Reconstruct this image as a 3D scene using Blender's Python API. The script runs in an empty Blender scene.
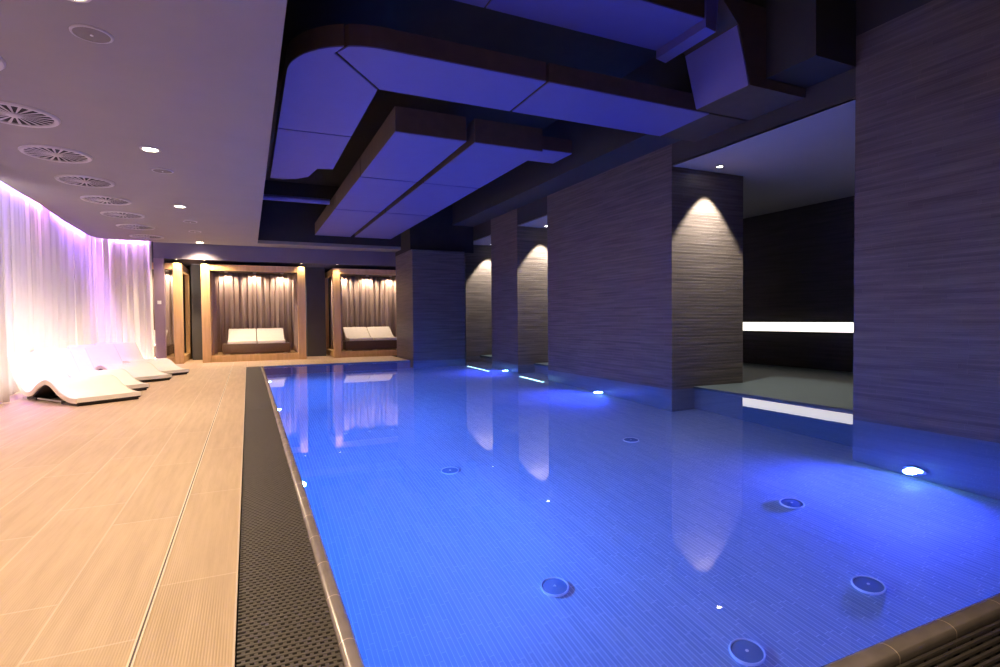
import bpy, bmesh, math, random
from mathutils import Vector, Matrix
random.seed(7)
S = bpy.context.scene
COL = S.collection
PI = math.pi

# ------------------------------------------------------------------ helpers
class MB:
    """collects geometry, then links it as ONE mesh object"""
    def __init__(s): s.bm = bmesh.new()
    def face(s, pts):
        return s.bm.faces.new([s.bm.verts.new(p) for p in pts])
    def box(s, x0, x1, y0, y1, z0, z1):
        v = [s.bm.verts.new(p) for p in ((x0,y0,z0),(x1,y0,z0),(x1,y1,z0),(x0,y1,z0),(x0,y0,z1),(x1,y0,z1),(x1,y1,z1),(x0,y1,z1))]
        for f in ((0,3,2,1),(4,5,6,7),(0,1,5,4),(1,2,6,5),(2,3,7,6),(3,0,4,7)):
            s.bm.faces.new([v[i] for i in f])
        return s
    def prism(s, poly, a, b, axis='z'):
        def P(p, t):
            return {'z': (p[0], p[1], t), 'y': (p[0], t, p[1]), 'x': (t, p[0], p[1])}[axis]
        A = [s.bm.verts.new(P(p, a)) for p in poly]; B = [s.bm.verts.new(P(p, b)) for p in poly]
        n = len(poly)
        s.bm.faces.new(A[::-1]); s.bm.faces.new(B)
        for i in range(n):
            s.bm.faces.new((A[i], A[(i+1) % n], B[(i+1) % n], B[i]))
        return s
    def lathe(s, prof, c=(0,0,0), n=40, close=True):
        """profile of (r, z) revolved about a vertical axis through c"""
        rings = []
        for r, z in prof:
            if r < 1e-6: rings.append([s.bm.verts.new((c[0], c[1], c[2]+z))])
            else: rings.append([s.bm.verts.new((c[0]+r*math.cos(2*PI*i/n), c[1]+r*math.sin(2*PI*i/n), c[2]+z)) for i in range(n)])
        m = len(rings)
        for k in range(m if close else m-1):
            a, b = rings[k], rings[(k+1) % m]
            if len(a) == 1 and len(b) == 1: continue
            for i in range(n):
                j = (i+1) % n
                if len(a) == 1: s.bm.faces.new((a[0], b[i], b[j]))
                elif len(b) == 1: s.bm.faces.new((a[i], b[0], a[j]))
                else: s.bm.faces.new((a[i], b[i], b[j], a[j]))
        return s
    def tube(s, pts, r, n=8):
        pts = [Vector(p) for p in pts]; rings = []
        for i, p in enumerate(pts):
            d = (pts[min(i+1, len(pts)-1)] - pts[max(i-1, 0)]).normalized()
            a = d.cross(Vector((0,0,1)) if abs(d.z) < .9 else Vector((1,0,0))).normalized(); b = d.cross(a)
            rings.append([s.bm.verts.new(p + r*(math.cos(2*PI*k/n)*a + math.sin(2*PI*k/n)*b)) for k in range(n)])
        for i in range(len(rings)-1):
            for k in range(n):
                s.bm.faces.new((rings[i][k], rings[i][(k+1) % n], rings[i+1][(k+1) % n], rings[i+1][k]))
        s.bm.faces.new(rings[0][::-1]); s.bm.faces.new(rings[-1])
        return s
    def grid(s, rows):
        V = [[s.bm.verts.new(p) for p in r] for r in rows]
        for i in range(len(V)-1):
            for j in range(len(V[0])-1):
                s.bm.faces.new((V[i][j], V[i][j+1], V[i+1][j+1], V[i+1][j]))
        return s
    def rotate(s, mat):
        bmesh.ops.transform(s.bm, matrix=mat, verts=s.bm.verts); return s
    def bevel(s, w, seg=2):
        bmesh.ops.bevel(s.bm, geom=list(s.bm.edges), offset=w, segments=seg, affect='EDGES', profile=.5, clamp_overlap=True)
        return s
    def build(s, name, mat, parent=None, smooth=False, loc=None):
        bmesh.ops.recalc_face_normals(s.bm, faces=s.bm.faces)
        me = bpy.data.meshes.new(name); s.bm.to_mesh(me); s.bm.free()
        if smooth:
            for p in me.polygons: p.use_smooth = True
            try: me.set_sharp_from_angle(angle=math.radians(40))
            except Exception: pass
        me.materials.append(mat)
        o = bpy.data.objects.new(name, me); COL.objects.link(o)
        if parent: o.parent = parent
        if loc: o.location = loc
        return o

def tag(o, label, cat, group=None, kind=None):
    o['label'] = label; o['category'] = cat
    if group: o['group'] = group
    if kind: o['kind'] = kind
    return o
def thing(name, label, cat, loc=(0,0,0), rz=0, group=None):
    o = bpy.data.objects.new(name, None); COL.objects.link(o)
    o.empty_display_size = .1
    o.location = loc; o.rotation_euler = (0,0,rz)
    return tag(o, label, cat, group)
def struct(o):
    o['kind'] = 'structure'; return o
def dup(root, loc, label, rz=None):
    r = root.copy(); COL.objects.link(r); r.location = loc; r['label'] = label
    if rz is not None: r.rotation_euler = (0,0,rz)
    for ch in [c for c in root.children if c.type != 'LIGHT']:
        c = ch.copy(); COL.objects.link(c); c.parent = r
        for g in ch.children:
            d = g.copy(); COL.objects.link(d); d.parent = c
    return r
def lamp(kind, name, loc, energy, color, target=None, angle=120, blend=.5, radius=.04, size=None):
    L = bpy.data.lights.new(name, kind); L.energy = energy; L.color = color
    if kind == 'SPOT': L.spot_size = math.radians(angle); L.spot_blend = blend; L.shadow_soft_size = radius
    if kind == 'POINT': L.shadow_soft_size = radius
    if kind == 'AREA':
        L.shape = 'RECTANGLE'; L.size, L.size_y = size
    o = bpy.data.objects.new(name, L); COL.objects.link(o); o.location = loc
    if target is not None:
        d = (Vector(target) - Vector(loc)); o.rotation_euler = d.to_track_quat('-Z', 'Y').to_euler()
        if kind == 'AREA':   # keep the long side level, along Y or along X
            z = -d.normalized(); run = Vector((0,1,0)) if size[1] > size[0] else Vector((1,0,0))
            if size[1] > size[0]: y = (run - z*run.dot(z)).normalized(); x = y.cross(z)
            else: x = (run - z*run.dot(z)).normalized(); y = z.cross(x)
            o.rotation_euler = Matrix(((x.x,y.x,z.x),(x.y,y.y,z.y),(x.z,y.z,z.z))).to_euler()
    return o

# ------------------------------------------------------------------ materials
def mat(name, col, rough=.6, metal=0., spec=.5, emit=None, estr=0):
    m = bpy.data.materials.new(name); m.use_nodes = True
    b = m.node_tree.nodes['Principled BSDF']
    b.inputs['Base Color'].default_value = (*col, 1); b.inputs['Roughness'].default_value = rough
    b.inputs['Metallic'].default_value = metal; b.inputs['Specular IOR Level'].default_value = spec
    if emit: b.inputs['Emission Color'].default_value = (*emit, 1); b.inputs['Emission Strength'].default_value = estr
    return m
class NT:
    def __init__(s, m): s.t = m.node_tree; s.n = s.t.nodes; s.b = s.n['Principled BSDF']
    def add(s, typ, **kw):
        n = s.n.new(typ)
        for k, v in kw.items(): setattr(n, k, v)
        return n
    def link(s, a, b): s.t.links.new(a, b)
    def math(s, op, a, b=None):
        n = s.add('ShaderNodeMath', operation=op)
        for i, x in enumerate((a, b)):
            if x is None: continue
            if isinstance(x, (int, float)): n.inputs[i].default_value = x
            else: s.link(x, n.inputs[i])
        return n.outputs[0]
    def coords(s):
        c = s.add('ShaderNodeNewGeometry'); x = s.add('ShaderNodeSeparateXYZ'); s.link(c.outputs['Position'], x.inputs[0]); return x.outputs
    def vec(s, x, y, z=0.):
        c = s.add('ShaderNodeCombineXYZ')
        for i, v in enumerate((x, y, z)):
            if isinstance(v, (int, float)): c.inputs[i].default_value = v
            else: s.link(v, c.inputs[i])
        return c.outputs[0]
    def noise(s, v, scale, detail=3, rough=.5):
        n = s.add('ShaderNodeTexNoise'); n.inputs['Scale'].default_value = scale; n.inputs['Detail'].default_value = detail
        n.inputs['Roughness'].default_value = rough
        if v is not None: s.link(v, n.inputs['Vector'])
        return n.outputs['Fac']
    def ramp(s, f, stops):
        r = s.add('ShaderNodeValToRGB'); e = r.color_ramp.elements
        while len(e) < len(stops): e.new(.5)
        for el, (p, c) in zip(e, stops): el.position = p; el.color = (*c, 1)
        s.link(f, r.inputs[0]); return r.outputs[0]
    def stagger(s, along, across, h, w):
        row = s.math('FLOOR', s.math('DIVIDE', across, h))
        k = s.math('FRACT', s.math('MULTIPLY', s.math('SINE', s.math('MULTIPLY', row, 12.9898)), 437.585))
        return s.math('ADD', along, s.math('MULTIPLY', k, w))
    def brick(s, v, c1, c2, mortar, w, h, ms, off=.5, smooth=.1, bias=0.):
        b = s.add('ShaderNodeTexBrick'); b.offset = off
        s.link(v, b.inputs['Vector']); b.inputs['Scale'].default_value = 1
        b.inputs['Color1'].default_value = (*c1, 1); b.inputs['Color2'].default_value = (*c2, 1); b.inputs['Mortar'].default_value = (*mortar, 1)
        b.inputs['Brick Width'].default_value = w; b.inputs['Row Height'].default_value = h
        b.inputs['Mortar Size'].default_value = ms; b.inputs['Mortar Smooth'].default_value = smooth; b.inputs['Bias'].default_value = bias
        return b
    def mix(s, f, a, b, mode='MIX'):
        m = s.add('ShaderNodeMix', data_type='RGBA', blend_type=mode)
        for i, x in ((0, f), (6, a), (7, b)):
            if isinstance(x, (int, float)): m.inputs[i].default_value = x
            elif isinstance(x, tuple): m.inputs[i].default_value = (*x, 1)
            else: s.link(x, m.inputs[i])
        return m.outputs[2]
    def bump(s, h, strength=.3, dist=.01):
        b = s.add('ShaderNodeBump'); b.inputs['Strength'].default_value = strength; b.inputs['Distance'].default_value = dist
        s.link(h, b.inputs['Height']); s.link(b.outputs[0], s.b.inputs['Normal'])
    def color(s, c): s.link(c, s.b.inputs['Base Color'])
    def rough(s, r): s.link(r, s.b.inputs['Roughness'])

def stone_mat(name, c1, c2, mortar, rough=.45):
    m = mat(name, c1, rough); t = NT(m); X = t.coords()
    v = t.vec(t.stagger(t.math('ADD', X[0], X[1]), X[2], .042, .52), X[2])
    b = t.brick(v, c1, c2, mortar, .52, .042, .0026, off=.0, smooth=.15)
    u = t.math('ADD', X[0], X[1])
    n = t.noise(t.vec(t.math('MULTIPLY', u, 1.3), t.math('MULTIPLY', X[2], 24.)), 1.0, 3)
    n2 = t.noise(t.vec(t.math('MULTIPLY', u, 30.), t.math('MULTIPLY', X[2], 90.)), 1.0, 2)
    t.color(t.mix(.45, b.outputs['Color'], t.ramp(n, [(.35, tuple(x*.6 for x in c1)), (.65, tuple(min(1, x*1.4) for x in c2))])))
    h = t.math('ADD', t.math('MULTIPLY', b.outputs['Fac'], -.9), t.math('ADD', t.math('MULTIPLY', n, .8), t.math('MULTIPLY', n2, .25)))
    t.bump(h, .6, .008)
    return m
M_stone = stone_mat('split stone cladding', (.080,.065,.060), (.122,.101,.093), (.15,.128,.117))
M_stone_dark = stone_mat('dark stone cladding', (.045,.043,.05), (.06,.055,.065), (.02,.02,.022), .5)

def mosaic(name, k=1.):
    m = mat(name, (.4,.5,.7), .35); t = NT(m); X = t.coords()
    g = t.add('ShaderNodeNewGeometry'); sn = t.add('ShaderNodeSeparateXYZ'); t.link(g.outputs['True Normal'], sn.inputs[0])
    up = t.math('ABSOLUTE', sn.outputs[2])
    # strips run along Y on the floor; on walls they lie level
    flat = t.math('GREATER_THAN', up, .5)
    along = t.add('ShaderNodeMix'); across = t.add('ShaderNodeMix')
    t.link(flat, along.inputs[0]); t.link(t.math('ADD', X[0], X[1]), along.inputs[2]); t.link(X[1], along.inputs[3])
    t.link(flat, across.inputs[0]); t.link(X[2], across.inputs[2]); t.link(X[0], across.inputs[3])
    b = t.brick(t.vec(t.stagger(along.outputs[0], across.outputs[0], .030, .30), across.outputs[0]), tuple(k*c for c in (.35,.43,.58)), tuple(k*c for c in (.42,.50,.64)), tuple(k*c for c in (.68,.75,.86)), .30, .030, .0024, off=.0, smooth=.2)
    t.color(b.outputs['Color']); t.bump(t.math('MULTIPLY', b.outputs['Fac'], -1.), .15, .003)
    return m
M_mosaic = mosaic('pool mosaic strips')
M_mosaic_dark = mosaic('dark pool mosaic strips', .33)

def deck_mat():
    m = mat('wood look deck tile', (.6,.43,.27), .5); t = NT(m); X = t.coords()
    v = t.vec(X[1], t.math('ADD', X[0], .03))
    b = t.brick(v, (.52,.385,.24), (.58,.435,.28), (.76,.63,.48), 1.2, .3, .0045, off=.31, smooth=.2)
    n = t.noise(t.vec(t.math('MULTIPLY', X[0], 22.), t.math('MULTIPLY', X[1], 1.6)), 1., 4, .6)
    n2 = t.noise(t.vec(X[0], X[1]), 2.2, 2)
    c = t.mix(.45, b.outputs['Color'], t.ramp(n, [(.3, (.38,.26,.145)), (.7, (.66,.50,.335))]))
    c = t.mix(t.math('MULTIPLY', n2, .3), c, (.50,.36,.21))
    t.color(c)
    rib = t.math('SINE', t.math('MULTIPLY', X[0], 2*PI/.0085))
    t.bump(t.math('ADD', t.math('MULTIPLY', rib, .35), t.math('MULTIPLY', b.outputs['Fac'], -.6)), .25, .002)
    return m
M_deck = deck_mat()

def noisy(name, c, rough=.7, amt=.12, scale=6., bump=0.):
    m = mat(name, c, rough); t = NT(m); X = t.coords(); v = t.vec(*X)
    n = t.noise(v, scale, 4)
    t.color(t.ramp(n, [(.25, tuple(x*(1-amt) for x in c)), (.75, tuple(min(1, x*(1+amt)) for x in c))]))
    if bump: t.bump(t.noise(v, scale*30, 2), bump, .002)
    return m
M_ceiling = noisy('ceiling plaster', (.215,.20,.19), .85, .03, 3.)
M_bayceil = noisy('bay ceiling plaster', (.42,.40,.41), .85, .03, 3.)
M_whitewall = noisy('white wall paint', (.82,.80,.78), .8, .02, 3.)
M_dark = noisy('black painted ceiling', (.018,.018,.020), .8, .2, 4.)
M_header = noisy('violet grey paint', (.14,.128,.18), .7, .04, 4.)
M_wall = noisy('dark grey paint', (.09,.09,.092), .7, .06, 4.)
M_purple = noisy('plum wall paint', (.26,.19,.25), .7, .05, 4.)
M_duct = noisy('duct panel tinted by pool glow', (.115,.11,.34), .55, .04, 5.)  # grey panels; the pool's blue glow is put into their colour
M_ductside = noisy('shaded duct side', (.07,.048,.034), .8, .15, 8.)  # dark brown holds the shade on faces turned away from the pool
M_bulk = noisy('dark bulkhead paint', (.03,.03,.033), .7, .08, 5.)
M_slab = noisy('grey stone platform', (.05,.072,.085), .45, .08, 5.)
M_white = noisy('white lounger upholstery', (.88,.85,.81), .6, .015, 20., .1)
M_trim = noisy('cream piping', (.80,.72,.60), .6, .03, 20.)
M_frame = noisy('dark lounger base', (.045,.035,.03), .5, .1, 20.)
M_metal = mat('brushed metal', (.72,.72,.74), .28, 1.)
M_chrome = mat('polished steel', (.85,.87,.9), .12, 1.)
M_vent = noisy('vent enamel', (.40,.385,.38), .5, .02, 8.)
M_void = mat('vent interior', (.015,.014,.015), .9)
M_spk = noisy('loudspeaker cloth', (.17,.155,.125), .9, .05, 60.)
M_switch = mat('white plastic', (.85,.85,.83), .4)
M_cushion = noisy('white daybed cushion', (.80,.77,.73), .75, .03, 12., .15)
M_grate = noisy('gutter grate plastic', (.085,.075,.067), .5, .12, 30.)
M_gutter = mat('gutter trough', (.008,.008,.008), .9)

def wood():
    m = mat('oiled wood', (.6,.38,.16), .45); t = NT(m); X = t.coords()
    v = t.vec(t.math('MULTIPLY', X[0], 14.), t.math('MULTIPLY', X[1], 14.), t.math('MULTIPLY', X[2], 1.2))
    n = t.noise(v, 1., 4, .6)
    t.color(t.ramp(n, [(.3, (.62,.39,.165)), (.7, (.78,.53,.26))])); return m
M_wood = wood()
def wicker():
    m = mat('brown wicker', (.12,.07,.045), .6); t = NT(m); X = t.coords()
    a = t.math('SINE', t.math('MULTIPLY', t.math('ADD', X[0], X[1]), 2*PI/.03)); b = t.math('SINE', t.math('MULTIPLY', X[2], 2*PI/.014))
    f = t.math('MULTIPLY', a, b)
    t.color(t.ramp(t.math('ADD', t.math('MULTIPLY', f, .5), .5), [(.2, (.075,.042,.028)), (.8, (.17,.10,.062))])); t.bump(f, .5, .004); return m
M_wicker = wicker()
def coping():
    m = mat('glazed coping tile', (.25,.21,.19), .24, spec=.35); t = NT(m); X = t.coords()
    # a joint every 0.3 m along both runs
    fr = lambda x: t.math('LESS_THAN', t.math('FRACT', t.math('DIVIDE', t.math('ADD', x, 30.07), .3)), .013)
    run = t.math('GREATER_THAN', X[1], 1.06)
    j = t.math('ADD', t.math('MULTIPLY', fr(X[1]), run), t.math('MULTIPLY', fr(X[0]), t.math('SUBTRACT', 1., run)))
    n = t.noise(t.vec(*X), 9., 3)
    t.color(t.mix(j, t.ramp(n, [(.3, (.205,.180,.175)), (.7, (.275,.242,.236))]), (.62,.52,.43))); return m
M_coping = coping()
def cloth(name, c, trans=.35):
    m = mat(name, c, .85, spec=.1); t = NT(m)
    tr = t.add('ShaderNodeBsdfTranslucent'); tr.inputs[0].default_value = (*c, 1)
    mx = t.add('ShaderNodeMixShader'); mx.inputs[0].default_value = trans
    X = t.coords(); n = t.noise(t.vec(*X), 90., 2); t.bump(n, .08, .002)
    out = [x for x in t.n if x.type == 'OUTPUT_MATERIAL'][0]
    t.link(t.b.outputs[0], mx.inputs[1]); t.link(tr.outputs[0], mx.inputs[2]); t.link(mx.outputs[0], out.inputs[0]); return m
M_sheer = cloth('sheer white curtain', (.86,.84,.83), .5)
M_drape = cloth('taupe drape', (.46,.36,.32), .15)
def water():
    m = bpy.data.materials.new('pool water'); m.use_nodes = True; n = m.node_tree.nodes; n.clear()
    g = n.new('ShaderNodeBsdfGlass'); g.inputs['IOR'].default_value = 1.33; g.inputs['Roughness'].default_value = 0; g.inputs['Color'].default_value = (.97,.985,1,1)
    o = n.new('ShaderNodeOutputMaterial'); m.node_tree.links.new(g.outputs[0], o.inputs[0])
    geo = n.new('ShaderNodeNewGeometry'); nz = n.new('ShaderNodeTexNoise'); nz.inputs['Scale'].default_value = 1.3; nz.inputs['Detail'].default_value = 2
    b = n.new('ShaderNodeBump'); b.inputs['Strength'].default_value = .06; b.inputs['Distance'].default_value = .004
    L = m.node_tree.links; L.new(geo.outputs['Position'], nz.inputs['Vector']); L.new(nz.outputs['Fac'], b.inputs['Height']); L.new(b.outputs[0], g.inputs['Normal'])
    return m
M_water = water()
M_warm = mat('warm lamp', (1,1,1), emit=(1,.86,.66), estr=28)
M_spotled = mat('neutral lamp', (1,1,1), emit=(1,.93,.82), estr=30)
M_cab = mat('cabana lamp', (1,1,1), emit=(1,.74,.46), estr=20)
M_strip = mat('light strip', (1,1,1), emit=(1,.93,.80), estr=1.7)
M_pool = mat('pool lamp lens', (1,1,1), emit=(.25,.62,1), estr=60)
M_uwstrip = mat('underwater light strip', (1,1,1), emit=(.42,.80,1), estr=9)
M_curtainfill = mat('warm fill line', (1,1,1), emit=(1,.84,.66), estr=6)  # for the fill lines added behind the curtain
M_violet = mat('violet led strip', (1,1,1), emit=(.45,.16,1), estr=6)

# ------------------------------------------------------------------ camera (from the two vanishing points of the room)
P0 = (500., 333.5); V1 = (248., 321.); V2 = (1690., 308.)
f = math.sqrt(-((V1[0]-P0[0])*(V2[0]-P0[0]) + (V1[1]-P0[1])*(V2[1]-P0[1])))
yc = Vector((V1[0]-P0[0], -(V1[1]-P0[1]), f)).normalized()
xc = Vector((V2[0]-P0[0], -(V2[1]-P0[1]), f)).normalized()
zc = -xc.cross(yc)
right = Vector((xc.x, yc.x, zc.x)); up = Vector((xc.y, yc.y, zc.y)); fwd = Vector((xc.z, yc.z, zc.z))
cd = bpy.data.cameras.new('camera'); cam = bpy.data.objects.new('camera', cd); COL.objects.link(cam)
cd.sensor_fit = 'HORIZONTAL'; cd.sensor_width = 36; cd.lens = f*36/1000; cd.clip_start = .05
cam.matrix_world = Matrix(((right.x, up.x, -fwd.x, 0), (right.y, up.y, -fwd.y, 0), (right.z, up.z, -fwd.z, 1.0), (0,0,0,1)))
S.camera = cam

# ------------------------------------------------------------------ measures
CZ = 2.84            # lowered ceiling over the deck
TOP = 4.35           # black ceiling over the pool
WZ = -.022           # water level
PF = -1.73           # pool floor
XL, XR = .275, 5.40  # left coping inner edge, faces of the piers
YN, YF = 1.005, 13.1  # near and far pool edge
XB = 9.70            # back wall of the bays

# ------------------------------------------------------------------ setting
b = MB()
for (x0, x1, y0, y1) in ((-3.6,-.06,-3,17.3), (-.06,3.6,YF+.03,17.3), (-.06,9.9,-3,.65)):
    b.box(x0, x1, y0, y1, -.12, 0)
struct(b.build('floor', M_deck))
# slim expansion joint sunk in the deck
struct(MB().box(-.335,-.329,-1,14.8,-.004,.0022).build('trim_1', mat('joint seal', (.10,.08,.065), .7)))
struct(MB().box(-.341,-.335,-1,14.8,-.004,.0026).box(-.329,-.323,-1,14.8,-.004,.0026).build('trim_2', mat('joint edge', (.80,.70,.56), .5)))
struct(MB().box(-.062,-.055,.75,YF,-.03,.003).build('trim_3', mat('grate edge', (.62,.52,.42), .5)))

struct(MB().box(.0,9.8,.9,16.2,PF-.1,PF).build('floor_pool', M_mosaic))
struct(MB().box(XL-.03,XL,YN-.035,YF,PF,-.062).build('wall_pool_left', M_mosaic))
struct(MB().box(XL,9.8,YN-.035,YN,PF,-.062).build('wall_pool_near', M_mosaic))
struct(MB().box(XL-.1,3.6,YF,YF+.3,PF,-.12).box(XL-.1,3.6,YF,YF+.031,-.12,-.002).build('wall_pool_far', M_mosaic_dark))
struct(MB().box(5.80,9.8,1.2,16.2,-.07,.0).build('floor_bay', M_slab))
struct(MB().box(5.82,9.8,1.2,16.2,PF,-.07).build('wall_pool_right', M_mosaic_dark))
bw = MB(); bw.face([(p[0], p[1], WZ) for p in [(XL-.02,YN+.004),(XR,YN+.004),(XR,3.43),(5.82,3.43),(5.82,5.97),(XR,5.97),(XR,9.46),(5.82,9.46),(5.82,10.80),(XR,10.80),(XR,12.22),(5.82,12.22),(5.82,13.95),(5.05,13.95),(5.05,YF),(XL-.02,YF)]])
water_o = bw.build('pool_water', M_water)
if water_o.data.polygons[0].normal.z < 0:
    water_o.data.flip_normals()
tag(water_o, 'still clear blue lit water filling the swimming pool', 'water', kind='stuff')

def pier(name, x0, x1, y0, y1, z1, m=M_stone, z0=PF):
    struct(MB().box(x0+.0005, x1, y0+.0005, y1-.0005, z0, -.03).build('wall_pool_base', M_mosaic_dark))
    return struct(MB().box(x0, x1, y0, y1, -.03, z1).build(name, m))
PT = 3.41
pier('wall_pier', XR, 7.00, 13.95, 15.6, PT)
pier('wall_pier', XR, 7.00, 10.80, 12.22, PT)
pier('wall_pier', XR, 6.78, 5.97, 9.46, PT)
pier('wall_pier', XR, 7.00, -3.0, 3.43, 3.70)
pier('wall_pier', 3.68, 5.05, YF, 14.75, 2.72)
# dark paint above the openings, the beam that runs along the wall, ceilings of the bays
struct(MB().box(XR+.01,5.7,3.43,5.97,3.10,PT).box(XR+.01,5.7,9.46,10.80,3.03,PT).box(XR+.01,5.7,12.22,13.95,3.03,PT).build('trim_4', M_bulk))
struct(MB().box(5.7,9.8,-3,9.4,3.10,3.25).box(5.41,5.7,3.44,5.96,3.099,3.12).build('ceiling_bay', M_bayceil))
struct(MB().box(5.7,9.8,9.4,16.2,3.03,3.25).box(5.41,5.7,9.47,10.79,3.029,3.05).box(5.41,5.7,12.23,13.94,3.029,3.05).build('ceiling_niche', M_bayceil))
struct(MB().box(4.82,5.75,3.43,15.6,PT,TOP).box(XR,5.75,-3,3.43,3.70,TOP).build('trim_5', M_bulk))
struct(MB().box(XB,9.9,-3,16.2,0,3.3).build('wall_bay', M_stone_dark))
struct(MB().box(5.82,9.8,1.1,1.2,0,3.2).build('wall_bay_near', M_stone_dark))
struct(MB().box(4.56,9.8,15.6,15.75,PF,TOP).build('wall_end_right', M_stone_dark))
struct(MB().box(3.7,5.4,YF+.25,15.6,2.72,TOP).build('trim_6', M_dark))
struct(MB().box(.24,9.9,-3,16.2,TOP,TOP+.1).build('ceiling_pool', M_dark))

# lowered ceiling over the deck with its curved curtain slot
EDGE = [(-2.62,-3),(-2.70,6.0),(-2.86,8.6),(-2.89,9.9),(-2.90,10.85),(-2.99,12.2),(-3.02,13.5),(-3.03,14.15),(-2.97,14.5),(-2.80,14.68),(-2.5,14.73),(-1.95,14.74)]
poly = EDGE + [(-1.949,14.85),(5.0,14.85),(5.0,14.25),(.24,14.25),(.24,-3)]
struct(MB().prism(poly, CZ, CZ+.08).build('ceiling', M_ceiling))
struct(MB().box(-3.6,.0,-3,17.3,3.14,3.24).build('ceiling_slot', M_bayceil))
struct(MB().box(.14,.239,-3,14.25,CZ+.08,TOP).box(.14,5,14.251,14.35,CZ+.08,TOP).build('trim_7', M_dark))
struct(MB().box(-1.95,4.4,14.85,15.0,2.47,CZ+.08).build('wall_header', M_header))
struct(MB().box(-1.95,4.4,15.0,17.3,2.47,2.57).build('ceiling_alcove', M_header))
struct(MB().box(-3.6,4.6,17.0,17.1,0,3.2).build('wall_far', M_wall))
struct(MB().box(1.48,1.98,16.0,16.9,0,2.47).box(-1.32,-1.04,16.2,16.9,0,2.47).build('wall_alcove', M_wall))
struct(MB().box(4.42,4.56,14.85,17.0,-.0,2.8).build('wall_alcove_right', M_wall))
struct(MB().box(-1.96,-1.755,14.86,15.06,0,2.47).build('wall_return', M_purple))
struct(MB().box(-3.6,-3.5,-3,17.3,0,3.2).build('wall_left', M_whitewall))
struct(MB().box(-3.6,9.9,-3.1,-3,-.1,TOP).build('wall_near', M_wall))

# ------------------------------------------------------------------ pool edge
def coping_run():
    m = MB(); wx, wy = .056, .070
    xo, yo = .235, .955
    prof = [(0,-.06),(0,-.018)] + [((.5-.5*math.cos(PI*k/12)), -.016+.022*math.sin(PI*k/12)) for k in range(1,12)] + [(1,-.018),(1,-.06)]
    # left run then near run, mitred at the corner
    rows = [[(xo+q*wx, YF, z), (xo+q*wx, yo+q*wy, z), (5.39, yo+q*wy, z)] for q, z in prof]
    m.grid([list(r) for r in zip(*rows)])
    return m
tag(coping_run().build('pool_coping', M_coping, smooth=True), 'glossy brown rounded tile edge around the left and near side of the pool', 'pool edge')

def grate_bars(n, pitch, length):
    m = MB()
    for i in range(n):
        t = i*pitch
        m.prism([(t,-.0015),(t+.001,0),(t+.0105,0),(t+.0115,-.0015),(t+.0115,-.004),(t,-.004)], 0, length, 'x')
    return m
# beside the deck: bars lie across, on long carriers
def grate(label, loc, rz, count, pitch, width):
    t = thing('gutter_grate', label, 'grate', loc, rz, 'overflow gutter grates')
    o = grate_bars(count, pitch, width).build('bars', M_grate, t)
    # short spacers between neighbouring bars, staggered like the photo's openings
    m = MB(); k = 0
    cols = [.012 + i*.0235 for i in range(int(width/.0235))]
    for i in range(count-1):
        y = i*pitch
        if (y > 6): break
        for j, x in enumerate(cols):
            xx = x + (.0118 if i % 2 else 0)
            if xx + .007 < width: m.face([(xx, y+.0110, -.0015), (xx+.011, y+.0110, -.0015), (xx+.011, y+pitch+.0006, -.0015), (xx, y+pitch+.0006, -.0015)])
    m.build('spacers', M_grate, t)
    m = MB()
    for x in (.02, width/2-.01, width-.04): m.box(x, x+.02, 0, count*pitch, -.045, -.0085)
    m.build('carrier_rails', M_gutter, t)
    return t
grate('dark plastic slatted gutter grate running between the deck and the left pool edge', (-.050,.80,-.003), 0, 520, .0236, .283)
# the near run turns the corner: same bars, laid along x
t = thing('gutter_grate', 'dark plastic slatted gutter grate beyond the pool edge in the bottom right corner', 'grate', (.24,.672,-.003), 0, 'overflow gutter grates')
m = MB()
for i in range(11):
    y = .008 + i*.0236
    m.prism([(y,-.006),(y+.002,0),(y+.0105,0),(y+.0125,-.003),(y+.0125,-.008),(y,-.008)], 0, 5.1, 'x')
m.build('bars', M_grate, t)
m = MB()
for i in range(40): m.box(.05+i*.125, .056+i*.125, 0, .25, -.045, -.0085)
m.build('carrier_rails', M_gutter, t)
struct(MB().box(-.06,.24,.65,YF+.03,-.16,-.07).box(.24,5.4,.65,.96,-.16,-.07).build('trim_8', M_gutter))

# round inlets on the pool floor
def inlet(loc, label, first=[None]):
    if first[0] is None:
        t = thing('floor_inlet', label, 'pool inlet', loc, 0, 'round inlets on the pool floor')
        MB().lathe([(0.083,.0),(.090,.0),(.095,.010),(.093,.024),(.089,.028),(.084,.024),(.083,.014),(.083,.010)]).build('rim', mat('inlet rim', (.92,.94,.97), .15), t, True)
        MB().lathe([(0,.024),(.05,.023),(.081,.018),(.081,.004),(0,.004)], close=False).build('cover', mat('inlet cover', (.20,.27,.46), .25), t, True)
        MB().lathe([(0,.030),(.008,.029),(.010,.023),(0,.022)], n=16, close=False).build('screw', M_switch, t, True)
        first[0] = t; return t
    return dup(first[0], loc, label)
for p, l in (((1.82,3.12), 'round pool floor inlet in the near left of the pool below the light strip reflections'),
             ((3.52,2.13), 'large looking round pool floor inlet near the right corner coping'),
             ((2.47,2.14), 'round pool floor inlet at the very bottom of the photo, closest to the near edge'),
             ((4.08,3.09), 'round pool floor inlet on the right, in front of the bright underwater lamp'),
             ((1.81,5.16), 'round pool floor inlet furthest left, beyond the middle of the pool'),
             ((4.02,5.12), 'round pool floor inlet furthest away, in front of the tall lit column')):
    inlet((p[0], p[1], PF), l)

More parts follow.
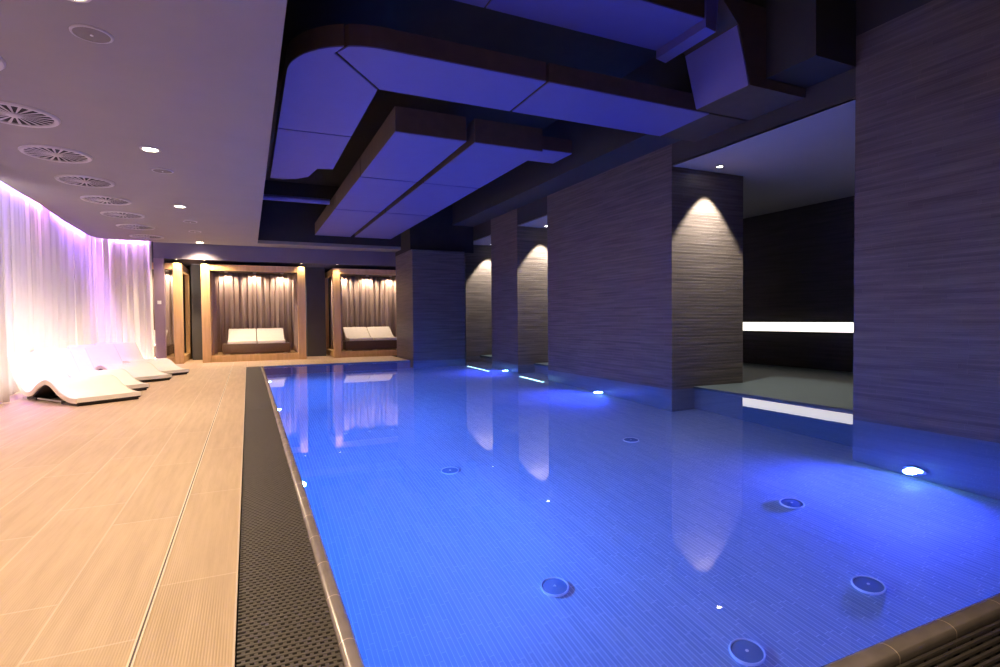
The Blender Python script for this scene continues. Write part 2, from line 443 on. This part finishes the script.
# ------------------------------------------------------------------ underwater lamps
BLUE = (.05,.085,1.)
CYAN = (.05,.20,1.)
def poollamp(loc, rz, label, e, tgt, col, angle=176, first=[None]):
    if first[0] is None:
        t = thing('underwater_lamp', label, 'pool lamp', loc, rz, 'underwater pool lamps')
        r = Matrix.Rotation(PI/2, 4, 'Y')
        MB().lathe([(.062,0),(.095,0),(.098,.022),(.088,.034),(.062,.030)]).rotate(r).build('bezel', M_chrome, t, True)
        MB().lathe([(0,.082),(.025,.078),(.046,.062),(.058,.042),(.062,.028),(.062,.0),(0,.0)], close=False).rotate(r).build('lens', M_pool, t, True)
        first[0] = t
    else: t = dup(first[0], loc, label, rz)
    d = .10 if rz == 0 else -.10
    L = lamp('SPOT', 'pool_lamp_light', (loc[0]+d, loc[1], loc[2]), e, col, tgt, angle, 1., .05)
    return t
LE = 570
for i, y in enumerate((4.15, 7.35, 10.55)):
    poollamp((XL+.001, y, -.55), 0, ['underwater lamp glowing at the left pool wall, nearest of three', 'underwater lamp at the left pool wall, middle of three', 'underwater lamp at the left pool wall, furthest of three, before the cabanas'][i], LE, (XL+1.1, y, -1.55), CYAN)
for i, (y, z) in enumerate(((2.86,-1.50), (7.65,-1.55), (11.3,-1.55))):
    poollamp((XR-.001, y, z), PI, ['bright underwater lamp below the near right stone wall', 'underwater lamp with cyan glow below the wide middle pier', 'small bright underwater lamp below the narrow pier'][i], LE, (XR-2, y, z-.45), BLUE)
for (x, y0, y1, l) in ((5.20,9.3,10.3,'thin cyan underwater light strip at the foot of the nearer wall niche'), (5.0,11.5,12.85,'thin cyan underwater light strip at the foot of the farther wall niche')):
    t = thing('underwater_light_strip', l, 'light strip', (x, y0, PF), 0, 'underwater light strips')
    MB().box(-.03,.03,0,y1-y0,0,.02).build('housing', M_metal, t)
    MB().box(-.022,.022,.01,y1-y0-.01,.02,.035).build('diffuser', M_uwstrip, t)

# ------------------------------------------------------------------ ducts over the pool
def arc(cx, cy, r, a0, a1, n=14):
    return [(cx+r*math.cos(math.radians(a0+(a1-a0)*k/n)), cy+r*math.sin(math.radians(a0+(a1-a0)*k/n))) for k in range(n+1)]
def duct_section(poly, z0, z1, parent):
    """one length of ducting: shade-toned sides with a glow-tinted bottom panel set just below"""
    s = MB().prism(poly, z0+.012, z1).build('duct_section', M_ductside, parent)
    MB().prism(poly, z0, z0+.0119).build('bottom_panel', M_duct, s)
    return s
ZA = 3.30; ZT = 3.49
t = thing('air_duct', 'wide pale bottomed air duct bending in a curve from the left edge across the pool', 'air duct', (0,0,0))
x0, x1, ya, yb = .37, 1.22, 4.70, 5.52
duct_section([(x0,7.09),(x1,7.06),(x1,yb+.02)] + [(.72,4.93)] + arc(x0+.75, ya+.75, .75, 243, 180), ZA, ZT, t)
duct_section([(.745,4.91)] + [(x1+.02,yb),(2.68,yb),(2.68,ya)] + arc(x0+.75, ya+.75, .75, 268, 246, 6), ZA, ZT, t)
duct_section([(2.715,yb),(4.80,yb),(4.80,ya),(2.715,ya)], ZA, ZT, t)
MB().box(4.801,5.39,ya,yb,ZA+.001,3.40).build('duct_section', M_ductside, t)  # side colour all round, darkening the dim right end
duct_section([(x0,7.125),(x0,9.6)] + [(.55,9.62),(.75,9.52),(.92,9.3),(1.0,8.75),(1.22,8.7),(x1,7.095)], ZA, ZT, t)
t['label'] = 'wide flat air duct that bends round a curved corner near the deck ceiling edge'
t = thing('air_duct', 'long low rectangular air duct towards the cabanas, left of a parallel pair', 'air duct', (0,0,0), 0, 'parallel pair of low ducts')
ZB = 3.10
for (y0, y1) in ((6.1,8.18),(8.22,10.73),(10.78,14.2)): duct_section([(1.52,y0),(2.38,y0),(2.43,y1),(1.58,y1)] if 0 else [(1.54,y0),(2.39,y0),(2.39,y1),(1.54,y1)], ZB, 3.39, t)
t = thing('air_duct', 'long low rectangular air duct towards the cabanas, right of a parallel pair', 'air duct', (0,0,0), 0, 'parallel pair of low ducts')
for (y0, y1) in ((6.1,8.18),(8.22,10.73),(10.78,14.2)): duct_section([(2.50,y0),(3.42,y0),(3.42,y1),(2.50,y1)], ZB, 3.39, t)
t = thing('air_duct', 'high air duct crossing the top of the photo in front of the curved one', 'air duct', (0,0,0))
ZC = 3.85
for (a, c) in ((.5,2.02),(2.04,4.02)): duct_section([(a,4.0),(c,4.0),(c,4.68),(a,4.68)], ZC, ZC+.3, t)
t = thing('air_duct', 'stepped duct end with a slanted pale face beside the dark beam', 'air duct', (0,0,0))
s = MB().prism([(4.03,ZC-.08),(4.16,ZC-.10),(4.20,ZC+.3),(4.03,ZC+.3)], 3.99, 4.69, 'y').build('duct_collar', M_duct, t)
s = MB().prism([(4.58,ZA),(4.80,ZA),(4.80,ZC+.25),(4.16,ZC+.25),(4.42,ZC)], 3.95, 4.66, 'y').build('duct_section', M_ductside, t)
MB().box(4.801,5.39,3.95,4.66,ZA,3.40).build('duct_section', M_ductside, t)  # no bottom panel, so shade under this end comes from the dark colour
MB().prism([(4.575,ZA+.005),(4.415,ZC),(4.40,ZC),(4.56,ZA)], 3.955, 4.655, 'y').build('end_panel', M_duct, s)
t = thing('duct_stub', 'short duct stub tinted by blue pool glow beside the near end of the right low duct', 'air duct', (0,0,0))
duct_section([(3.44,6.25),(3.95,6.25),(3.95,6.75),(3.44,6.75)], 3.18, 3.36, t)
t = thing('ceiling_pipe', 'pale pipe crossing the black recess near the far end of the deck ceiling edge', 'pipe', (0,0,0))
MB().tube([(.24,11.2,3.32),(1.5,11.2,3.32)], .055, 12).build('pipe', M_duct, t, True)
MB().tube([(.25,11.2,3.32),(.29,11.2,3.32)], .075, 12).build('collar', M_metal, t, True)

# ------------------------------------------------------------------ things in the deck ceiling
def make_vent(loc, label, first=[None]):
    if first[0] is not None: return dup(first[0], loc, label)
    t = thing('ceiling_vent', label, 'air vent', loc, 0, 'round swirl vents in the deck ceiling'); first[0] = t
    MB().lathe([(.272,.0),(.272,-.012),(.280,-.018),(.306,-.017),(.318,-.004),(.318,0)], n=48).build('rim', M_vent, t, True)
    MB().lathe([(0,.0),(.275,.0),(.275,-.002),(0,-.002)], n=48, close=False).build('backing', M_void, t)
    m = MB()
    for k in range(22):
        a = 2*PI*k/22; c, s = math.cos(a), math.sin(a)
        def P(r, tt, z): return (r*c - tt*s, r*s + tt*c, z)
        m.face([P(.05,-.004,-.010), P(.272,-.014,-.010), P(.272,.013,-.009), P(.05,.004,-.009)])
        m.face([P(.05,-.004,-.012), P(.05,.004,-.011), P(.272,.013,-.011), P(.272,-.014,-.012)])
    m.build('vanes', M_vent, t)
    MB().lathe([(0,-.026),(.04,-.024),(.055,-.014),(.055,-.003),(0,-.003)], n=24, close=False).build('hub', M_vent, t, True)
    return t
vy = [(-1.83,4.95),(-1.83,6.20),(-1.86,7.48),(-1.885,8.76),(-1.90,10.0),(-1.91,11.25),(-1.93,12.57),(-1.945,13.93)]
vl = ['round swirl vent cut off by the left edge of the photo, nearest of the row', 'round swirl vent second nearest in the row along the curtain', 'round swirl vent third in the row, left of the brightest downlight',
      'round swirl vent fourth in the row along the curtain', 'round swirl vent fifth in the row along the curtain', 'round swirl vent sixth in the row along the curtain',
      'round swirl vent next to last in the row by the curtain bend', 'round swirl vent last in the row, just before the curtain end']
for (x, y), l in zip(vy, vl): make_vent((x, y, CZ-.0005), l)

WARM = (1,.74,.46)
def downlight(loc, label, e, first=[None], name='ceiling_downlight'):
    if first[0] is None:
        t = thing(name, label, 'downlight', loc, 0, 'downlights over the deck'); first[0] = t
        MB().lathe([(.070,0),(.070,-.006),(.078,-.012),(.094,-.010),(.098,0)]).build('rim', M_vent, t, True)
        MB().lathe([(0,-.006),(.071,-.006),(.071,-.001),(0,-.001)], close=False).build('lens', M_warm, t)
    else: t = dup(first[0], loc, label)
    lamp('SPOT', 'downlight_light', (loc[0], loc[1], loc[2]-.03), e, WARM, (loc[0], loc[1], 0), 130, .6, .06)
    return t
DE = 340
downlight((-.86,3.80,CZ-.0005), 'glowing downlight at the top edge of the photo, nearest of the deck row', DE)
downlight((-.91,6.89,CZ-.0005), 'glowing downlight beside the third round vent, brightest in the deck row', DE)
downlight((-.95,10.1,CZ-.0005), 'glowing downlight midway along the deck ceiling, third of the row', DE)
downlight((-.98,14.52,CZ-.0005), 'glowing downlight right in front of the header above the cabanas', 380)
for y in (-2.4, .65):   # the row goes on behind the camera
    lamp('SPOT', 'downlight_light', (-.86, y, CZ-.03), DE, WARM, (-.86, y, 0), 130, .6, .06)

def speaker(loc, label, r, first=[None]):
    if first[0] is None:
        t = thing('ceiling_speaker', label, 'loudspeaker', loc, 0, 'flush round ceiling discs'); first[0] = t
        MB().lathe([(.100,0),(.100,-.008),(.106,-.010),(.114,-.006),(.116,0)]).build('rim', M_vent, t, True)
        MB().lathe([(0,-.009),(.06,-.008),(.101,-.006),(.101,-.001),(0,-.001)], close=False).build('grille', M_spk, t, True)
        MB().lathe([(0,-.014),(.008,-.013),(.010,-.008),(0,-.008)], n=14, close=False).build('badge', M_metal, t, True)
        return t
    return dup(first[0], loc, label)
speaker((-.87,4.30,CZ-.0005), 'flush beige ceiling disc nearest the camera, before the first downlight', .11)
speaker((-.91,7.82,CZ-.0005), 'flush beige ceiling disc just beyond the brightest downlight', .11)
speaker((-.93,11.58,CZ-.0005), 'flush beige ceiling disc beyond the third downlight', .11)
speaker((-.95,12.82,CZ-.0005), 'flush beige ceiling disc nearest the header and cabanas', .11)

# ------------------------------------------------------------------ lamps on the stone piers and the light strip
def washer(loc, label, e, tgt, first=[None]):
    if first[0] is None:
        t = thing('wall_washer', label, 'downlight', loc, 0, 'small spots over the stone piers'); first[0] = t
        MB().lathe([(.036,0),(.036,-.006),(.042,-.010),(.054,-.008),(.056,0)], n=24).build('rim', M_vent, t, True)
        MB().lathe([(0,-.006),(.037,-.006),(.037,-.001),(0,-.001)], n=24, close=False).build('lens', M_spotled, t)
    else: t = dup(first[0], loc, label)
    lamp('SPOT', 'washer_light', (loc[0], loc[1], loc[2]-.02), e, (1,.88,.72), tgt, 73, .3, .02)
    return t
washer((6.02,5.70,3.098), 'small bright ceiling spot in front of the tall lit column', 540, (6.02,5.72,0))
washer((5.99,10.53,3.028), 'small bright ceiling spot in the niche left of the wide pier', 540, (5.99,10.55,0))
washer((6.06,13.68,3.028), 'small bright ceiling spot in the farthest wall niche', 540, (6.06,13.70,0))
t = thing('wall_light_strip', 'long warm white light strip on the dark back wall right of the lit column', 'light strip', (XB-.001, 3.0, .79))
MB().box(-.03,0,0,7.4,-.105,.105).build('housing', M_dark, t)
MB().box(-.055,-.03,.01,7.39,-.09,.09).build('diffuser', M_strip, t)

# ------------------------------------------------------------------ curtains
def smooth_path(P, step=.03):
    P = [Vector(p) for p in P]; out = []
    Q = [P[0]*2-P[1]] + P + [P[-1]*2-P[-2]]
    for i in range(1, len(Q)-2):
        n = max(2, int((Q[i+1]-Q[i]).length/step))
        for k in range(n):
            t = k/n; a, b2, c, d = Q[i-1], Q[i], Q[i+1], Q[i+2]
            out.append(.5*((2*b2)+(c-a)*t+(2*a-5*b2+4*c-d)*t*t+(3*b2-a-3*c+d)*t**3))
    out.append(P[-1]); return out
def curtain(name, P, z0, z1, amp, wl, m, label, cat='curtain', group=None, flare=0, seed=1, step=.02, gather=None, thick=.006):
    pts = smooth_path([(p[0], p[1], 0) for p in P], step)
    rnd = random.Random(seed); ph = [rnd.uniform(0, 6.28) for _ in range(4)]
    cum = [0]
    for i in range(1, len(pts)): cum.append(cum[-1]+(pts[i]-pts[i-1]).length)
    ctr = sum(pts, Vector())/len(pts)
    rows = []
    NZ = 9
    for k in range(NZ+1):
        z = z1 + (z0-z1)*k/NZ; h = k/NZ; row = []
        for i, p in enumerate(pts):
            d = (pts[min(i+1, len(pts)-1)]-pts[max(i-1, 0)]).normalized(); nrm = Vector((d.y, -d.x, 0))
            s = cum[i]
            a = amp*(.75+.45*h)
            o = a*(math.sin(2*PI*s/wl + ph[0] + .7*math.sin(s*1.7+ph[1])) + .45*math.sin(2*PI*s/(wl*.43)+ph[2]+h*.6) + .5*math.sin(2*PI*s/(wl*2.7)+ph[3]))
            o += flare*h*h
            q = p + nrm*o
            if gather:
                g = 1-gather*math.exp(-((h-.5)/.3)**2); q = ctr + (q-ctr)*g
            row.append((q.x, q.y, z))
        rows.append(row)
    o = MB().grid(rows).build(name, m, None, True)
    md = o.modifiers.new('thickness', 'SOLIDIFY'); md.thickness = thick
    return tag(o, label, cat, group)
G = 'floor length white curtains'
curtain('sheer_curtain', [(-2.62,3.0),(-2.66,5.5),(-2.74,7.2),(-2.79,8.0),(-2.80,8.86)], .015, 3.08, .022, .17, M_sheer, 'floor length white curtain panel cut off by the left edge of the photo', group=G, flare=.03, seed=3)
curtain('sheer_curtain', [(-3.02,8.95),(-3.0,9.9),(-3.01,10.85),(-3.09,12.2),(-3.12,13.4)], .015, 3.08, .022, .19, M_sheer, 'long white curtain behind the heads of the white loungers', group=G, seed=5)
curtain('sheer_curtain', [(-3.12,13.42),(-3.13,14.05),(-3.07,14.5),(-2.88,14.74),(-2.55,14.80),(-1.985,14.81)], .015, 3.08, .020, .15, M_sheer, 'white curtain turning the far left corner beside the plum wall', group=G, seed=8)
# violet led line hidden in the curtain slot, two lengths
for (x, y0, y1, e, c) in ((-2.86,3.0,8.4,190,(.42,.25,1)), (-2.955,9.0,10.4,45,(.38,.22,1)), (-2.98,10.4,11.2,50,(.9,.30,1)), (-3.06,11.3,14.2,200,(.36,.15,1))):
    lamp('AREA', 'slot_led_light', (x, (y0+y1)/2, 3.05), e, c, (x-.05, (y0+y1)/2, 0), size=(.03, y1-y0) )
lamp('AREA', 'slot_led_light', (-2.45, 14.77, 3.05), 95, (.72,.34,1), (-2.45, 14.81, 0), size=(.9,.03))

# unseen warm light lines added behind the cloth to brighten it from below
for (x, y0, y1) in ((-3.2,3.0,8.6), (-3.36,9.0,14.4)):
    t = thing('curtain_fill_line', 'unseen warm fill line', 'light strip', (x, y0, 0))
    t['label'] = 'unseen warm fill light added behind the ' + ('nearest curtain panel at the left edge' if y0 < 5 else 'long curtain at the loungers')
    MB().box(-.04,.04,0,y1-y0,0,.03).build('housing', M_metal, t)
    MB().box(-.03,.03,.01,y1-y0-.01,.03,.038).build('diffuser', M_curtainfill, t)
    lamp('AREA', 'curtain_fill_light', (x, (y0+y1)/2, .05), 44*(y1-y0), (1,.86,.74), (x+.07, (y0+y1)/2, 1), size=(.06, y1-y0))
t = thing('curtain_fill_line', 'unseen warm fill light added behind the curtain in the far left corner', 'light strip', (-2.92, 14.90, 0))
MB().box(0,.9,-.04,.04,0,.03).build('housing', M_metal, t)
MB().box(.01,.89,-.03,.03,.03,.038).build('diffuser', M_curtainfill, t)
lamp('AREA', 'curtain_fill_light', (-2.47, 14.90, .05), 130, (1,.84,.66), (-2.47, 14.84, 1), size=(.9, .06))

# ------------------------------------------------------------------ loungers
def catmull(P, n=8):
    return [(p.x, p.y) for p in smooth_path([(a, b2, 0) for a, b2 in P], .03)]
def lounger(loc, rz, label, first=[None]):
    """local x runs from head (0) to foot (1.8), y across"""
    if first[0] is not None: return dup(first[0], loc, label, rz)
    t = thing('wave_lounger', label, 'sun lounger', loc, rz, 'white wave loungers along the curtain'); first[0] = t
    top = catmull([(.04,.585),(.19,.42),(.34,.255),(.52,.125),(.70,.12),(.90,.22),(1.10,.285),(1.28,.26),(1.50,.155),(1.72,.105),(1.90,.10)])
    W = .74
    def slab(th0, th1, y0, y1, inset=0):
        low = []
        for i, p in enumerate(top):
            a, c = top[max(i-1, 0)], top[min(i+1, len(top)-1)]
            d = Vector((c[0]-a[0], c[1]-a[1])).normalized(); nx, nz = d.y, -d.x
            low.append(((p[0]+nx*th0, p[1]+nz*th0), (p[0]+nx*th1, p[1]+nz*th1)))
        return low
    L = slab(0, .055, 0, W)
    m = MB(); rows = []
    for (a, c) in L: rows.append([(a[0], .012, a[1]-.006), (a[0], .03, a[1]), (a[0], W-.03, a[1]), (a[0], W-.012, a[1]-.006), (c[0], W-.012, c[1]), (c[0], .012, c[1]), (a[0], .012, a[1]-.006)])
    m.grid(rows)
    m.face(rows[0][:6]); m.face(rows[-1][:6][::-1])
    c = m.build('cushion', M_white, t, True)
    for y in (0, W-.014):   # pale edging along both sides
        m = MB(); rows = []
        for (a, q) in slab(.004, .062, 0, 0): rows.append([(a[0], y, a[1]), (a[0], y+.014, a[1]), (q[0], y+.014, q[1]), (q[0], y, q[1]), (a[0], y, a[1])])
        m.grid(rows); m.face(rows[0][:4]); m.face(rows[-1][:4]); m.build('side_edging', M_trim, t, True)
    # dark under-shell and base
    m = MB(); rows = []
    for (a, q) in slab(.056, .075, 0, 0): rows.append([(a[0], .02, a[1]), (a[0], W-.02, a[1]), (q[0], W-.02, max(.012, q[1])), (q[0], .02, max(.012, q[1])), (a[0], .02, a[1])])
    m.grid(rows); m.build('under_shell', M_frame, t, True)
    MB().box(1.46,1.875,.03,W-.03,.0,.034).box(.47,.74,.05,W-.05,.0,.034).build('base_plinth', M_frame, t)
    for y in (.06, W-.09): MB().box(.70,1.48,y,y+.03,.012,.03).build('base_rail', M_metal, t)
    return t
La = math.atan2(-.80, .58)
def place(fx, fy, rot, label):   # fx,fy = far foot corner (the corner towards the pool)
    ang = La + math.radians(rot)
    L = Vector((math.cos(ang), math.sin(ang))); W = Vector((-math.sin(ang), math.cos(ang)))
    o = Vector((fx, fy)) - L*1.875 - W*.71
    lounger((o.x, o.y, 0), ang, label)
place(-1.31, 8.40, 0, 'white wave lounger nearest the camera beside the white curtain')
place(-1.37, 9.45, 0, 'white wave lounger second from the camera')
place(-1.24, 10.88, 0, 'white wave lounger third from the camera, its backrest showing furthest right')
place(-1.07, 11.92, 0, 'white wave lounger furthest from the camera, nearest the plum wall')

# ------------------------------------------------------------------ cabanas with their drapes and daybeds
CW, CD, CH = 2.37, 1.85, 2.385
def cabana(x, y, label, first=[None]):
    if first[0] is not None: return dup(first[0], (x, y, 0), label)
    t = thing('wooden_cabana', label, 'cabana', (x, y, 0), 0, 'wooden cabanas along the end of the pool'); first[0] = t
    for (px, py) in ((0,0),(CW-.19,0)): MB().box(px,px+.19,py,py+.11,0,CH).bevel(.004,1).build('post', M_wood, t)
    for (px, py) in ((0,CD-.11),(CW-.11,CD-.11)): MB().box(px,px+.11,py,py+.11,0,CH).bevel(.004,1).build('post', M_wood, t)
    MB().box(.19,CW-.19,.015,.095,CH-.15,CH-.004).build('front_beam', M_wood, t)
    MB().box(.11,CW-.11,CD-.10,CD-.02,CH-.15,CH-.004).build('rear_beam', M_wood, t)
    for px in (.01, CW-.09): MB().box(px,px+.08,.11,CD-.11,CH-.15,CH-.004).build('side_beam', M_wood, t)
    MB().box(.02,CW-.02,.03,CD-.02,0,.158).build('platform', M_wood, t)
    roof = MB().box(.09,CW-.09,.10,CD-.10,CH-.06,CH-.03).build('roof_panel', M_ductside, t)
    for k in range(3):
        s = MB().lathe([(.030,0),(.030,-.02),(.036,-.026),(.044,-.02),(.044,0)], (.50+k*.70, 1.50, CH-.06), 20).build('spotlight', M_metal, t, True)
        MB().lathe([(0,-.012),(.031,-.012),(.031,-.002),(0,-.002)], (.50+k*.70, 1.50, CH-.06), 20, close=False).build('bulb', M_cab, s)
    return t
def daybed(x, y, z, label, first=[None]):
    if first[0] is not None: return dup(first[0], (x, y, z), label)
    t = thing('daybed', label, 'daybed', (x, y, z), 0, 'double daybeds in the cabanas'); first[0] = t
    W, D = 1.58, 1.30
    MB().box(0,W,0,D,.025,.265).bevel(.012,2).build('wicker_base', M_wicker, t, True)
    prof = [(.02,.266),(.03,.335),(.06,.345),(.52,.345),(.62,.36),(1.12,.635),(1.18,.635),(1.215,.60),(.70,.30),(.66,.266)]
    for (a, c) in ((.115,W/2-.012),(W/2+.012,W-.115)):
        MB().prism(prof, a, c, 'x').bevel(.010,2).build('cushion', M_cushion, t, True)
        MB().tube([((a+c)/2,1.14,.55),((a+c)/2,1.22,.26)], .012).build('backrest_prop', M_frame, t)
    for px in (.12, W/2, W-.12):
        for py in (.06, D-.10): MB().box(px-.05,px+.05,py-.045,py+.045,0,.026).build('foot', M_trim, t)
    return t
cabs = [(-3.77,14.96,'wooden cabana half hidden behind the plum wall at the far left'), (-1.01,14.96,'wooden cabana standing fully in view in the middle, with a whole daybed'), (2.06,15.04,'wooden cabana on the right, partly hidden by the stone pier')]
who = ['left', 'middle', 'right']
for (x, y, l), w_ in zip(cabs, who):
    cabana(x, y, l)
    daybed(x+.42 if w_ != 'right' else x+.34, y+.24, .158, {'left': 'double daybed in the left cabana, only its right end showing', 'middle': 'white cushioned brown wicker double daybed in the middle cabana', 'right': 'white cushioned brown wicker daybed partly cut off by the stone pier'}[w_])
    curtain('cabana_drape', [(x+.14,y+1.70),(x+.8,y+1.66),(x+1.5,y+1.68),(x+CW-.14,y+1.70)], .17, CH-.07, .030, .15, M_drape, f'pleated taupe drape across the back of the {w_} cabana', 'curtain', 'drapes in the cabanas', seed=len(w_)*3, step=.018)
    curtain('cabana_drape', [(x+.20,y+.20),(x+.22,y+.42),(x+.24,y+.62)], .17, CH-.16, .035, .10, M_drape, f'taupe drape gathered at the left post of the {w_} cabana', 'curtain', 'drapes in the cabanas', seed=4, step=.014)
    curtain('cabana_drape', [(x+CW-.16,y+.20),(x+CW-.18,y+.42),(x+CW-.17,y+.62)], .17, CH-.16, .035, .10, M_drape, f'taupe drape gathered at the right post of the {w_} cabana', 'curtain', 'drapes in the cabanas', seed=6, step=.014)
    for k in range(3):
        lamp('SPOT', 'cabana_light', (x+.50+k*.70, y+1.50, CH-.09), 52, (1,.74,.52), (x+.50+k*.70, y+1.50, 0), 150, .6, .02)

# small spots let into the underside of the header, grazing the cabana fronts
def soffit_spot(x, label, first=[None]):
    loc = (x, 14.90, 2.4695)
    if first[0] is None:
        t = thing('soffit_spot', label, 'downlight', loc, 0, 'small spots under the header'); first[0] = t
        MB().lathe([(.026,0),(.026,-.006),(.034,-.008),(.040,0)], n=20).build('rim', M_vent, t, True)
        MB().lathe([(0,-.004),(.027,-.004),(.027,-.001),(0,-.001)], n=20, close=False).build('lens', M_cab, t)
    else: dup(first[0], loc, label)
    lamp('SPOT', 'soffit_light', (x, 14.90, 2.455), 34, (1,.74,.42), (x, 14.93, 0), 110, .8, .02)
for (x, l) in ((-1.5,'small spot under the header above the right post of the left cabana'), (-.92,'small spot under the header above the left post of the middle cabana'),
               (1.27,'small spot under the header above the right post of the middle cabana'), (2.16,'small spot under the header above the left post of the right cabana')): soffit_spot(x, l)
t = thing('light_switch', 'small white light switch on the plum wall beside the curtain', 'switch', (-1.86,14.858,1.45))
MB().box(-.04,.04,-.010,0,-.04,.04).bevel(.003,1).build('plate', M_switch, t)
MB().box(-.02,.02,-.015,-.010,-.028,.028).build('rocker', M_switch, t)

# ------------------------------------------------------------------ world and view
W = bpy.data.worlds.new('dark room'); S.world = W; W.use_nodes = True
W.node_tree.nodes['Background'].inputs[0].default_value = (.0,.0,.0,1)
S.view_settings.view_transform = 'Standard'; S.view_settings.look = 'None'
S.view_settings.gamma = 1; S.view_settings.exposure = 0; S.view_settings.use_curve_mapping = False
S.cycles.use_denoising = True
S.cycles.max_bounces = 12; S.cycles.diffuse_bounces = 6; S.cycles.glossy_bounces = 6; S.cycles.transmission_bounces = 8
S.cycles.caustics_refractive = True; S.cycles.caustics_reflective = False
S.cycles.sample_clamp_indirect = 6.0
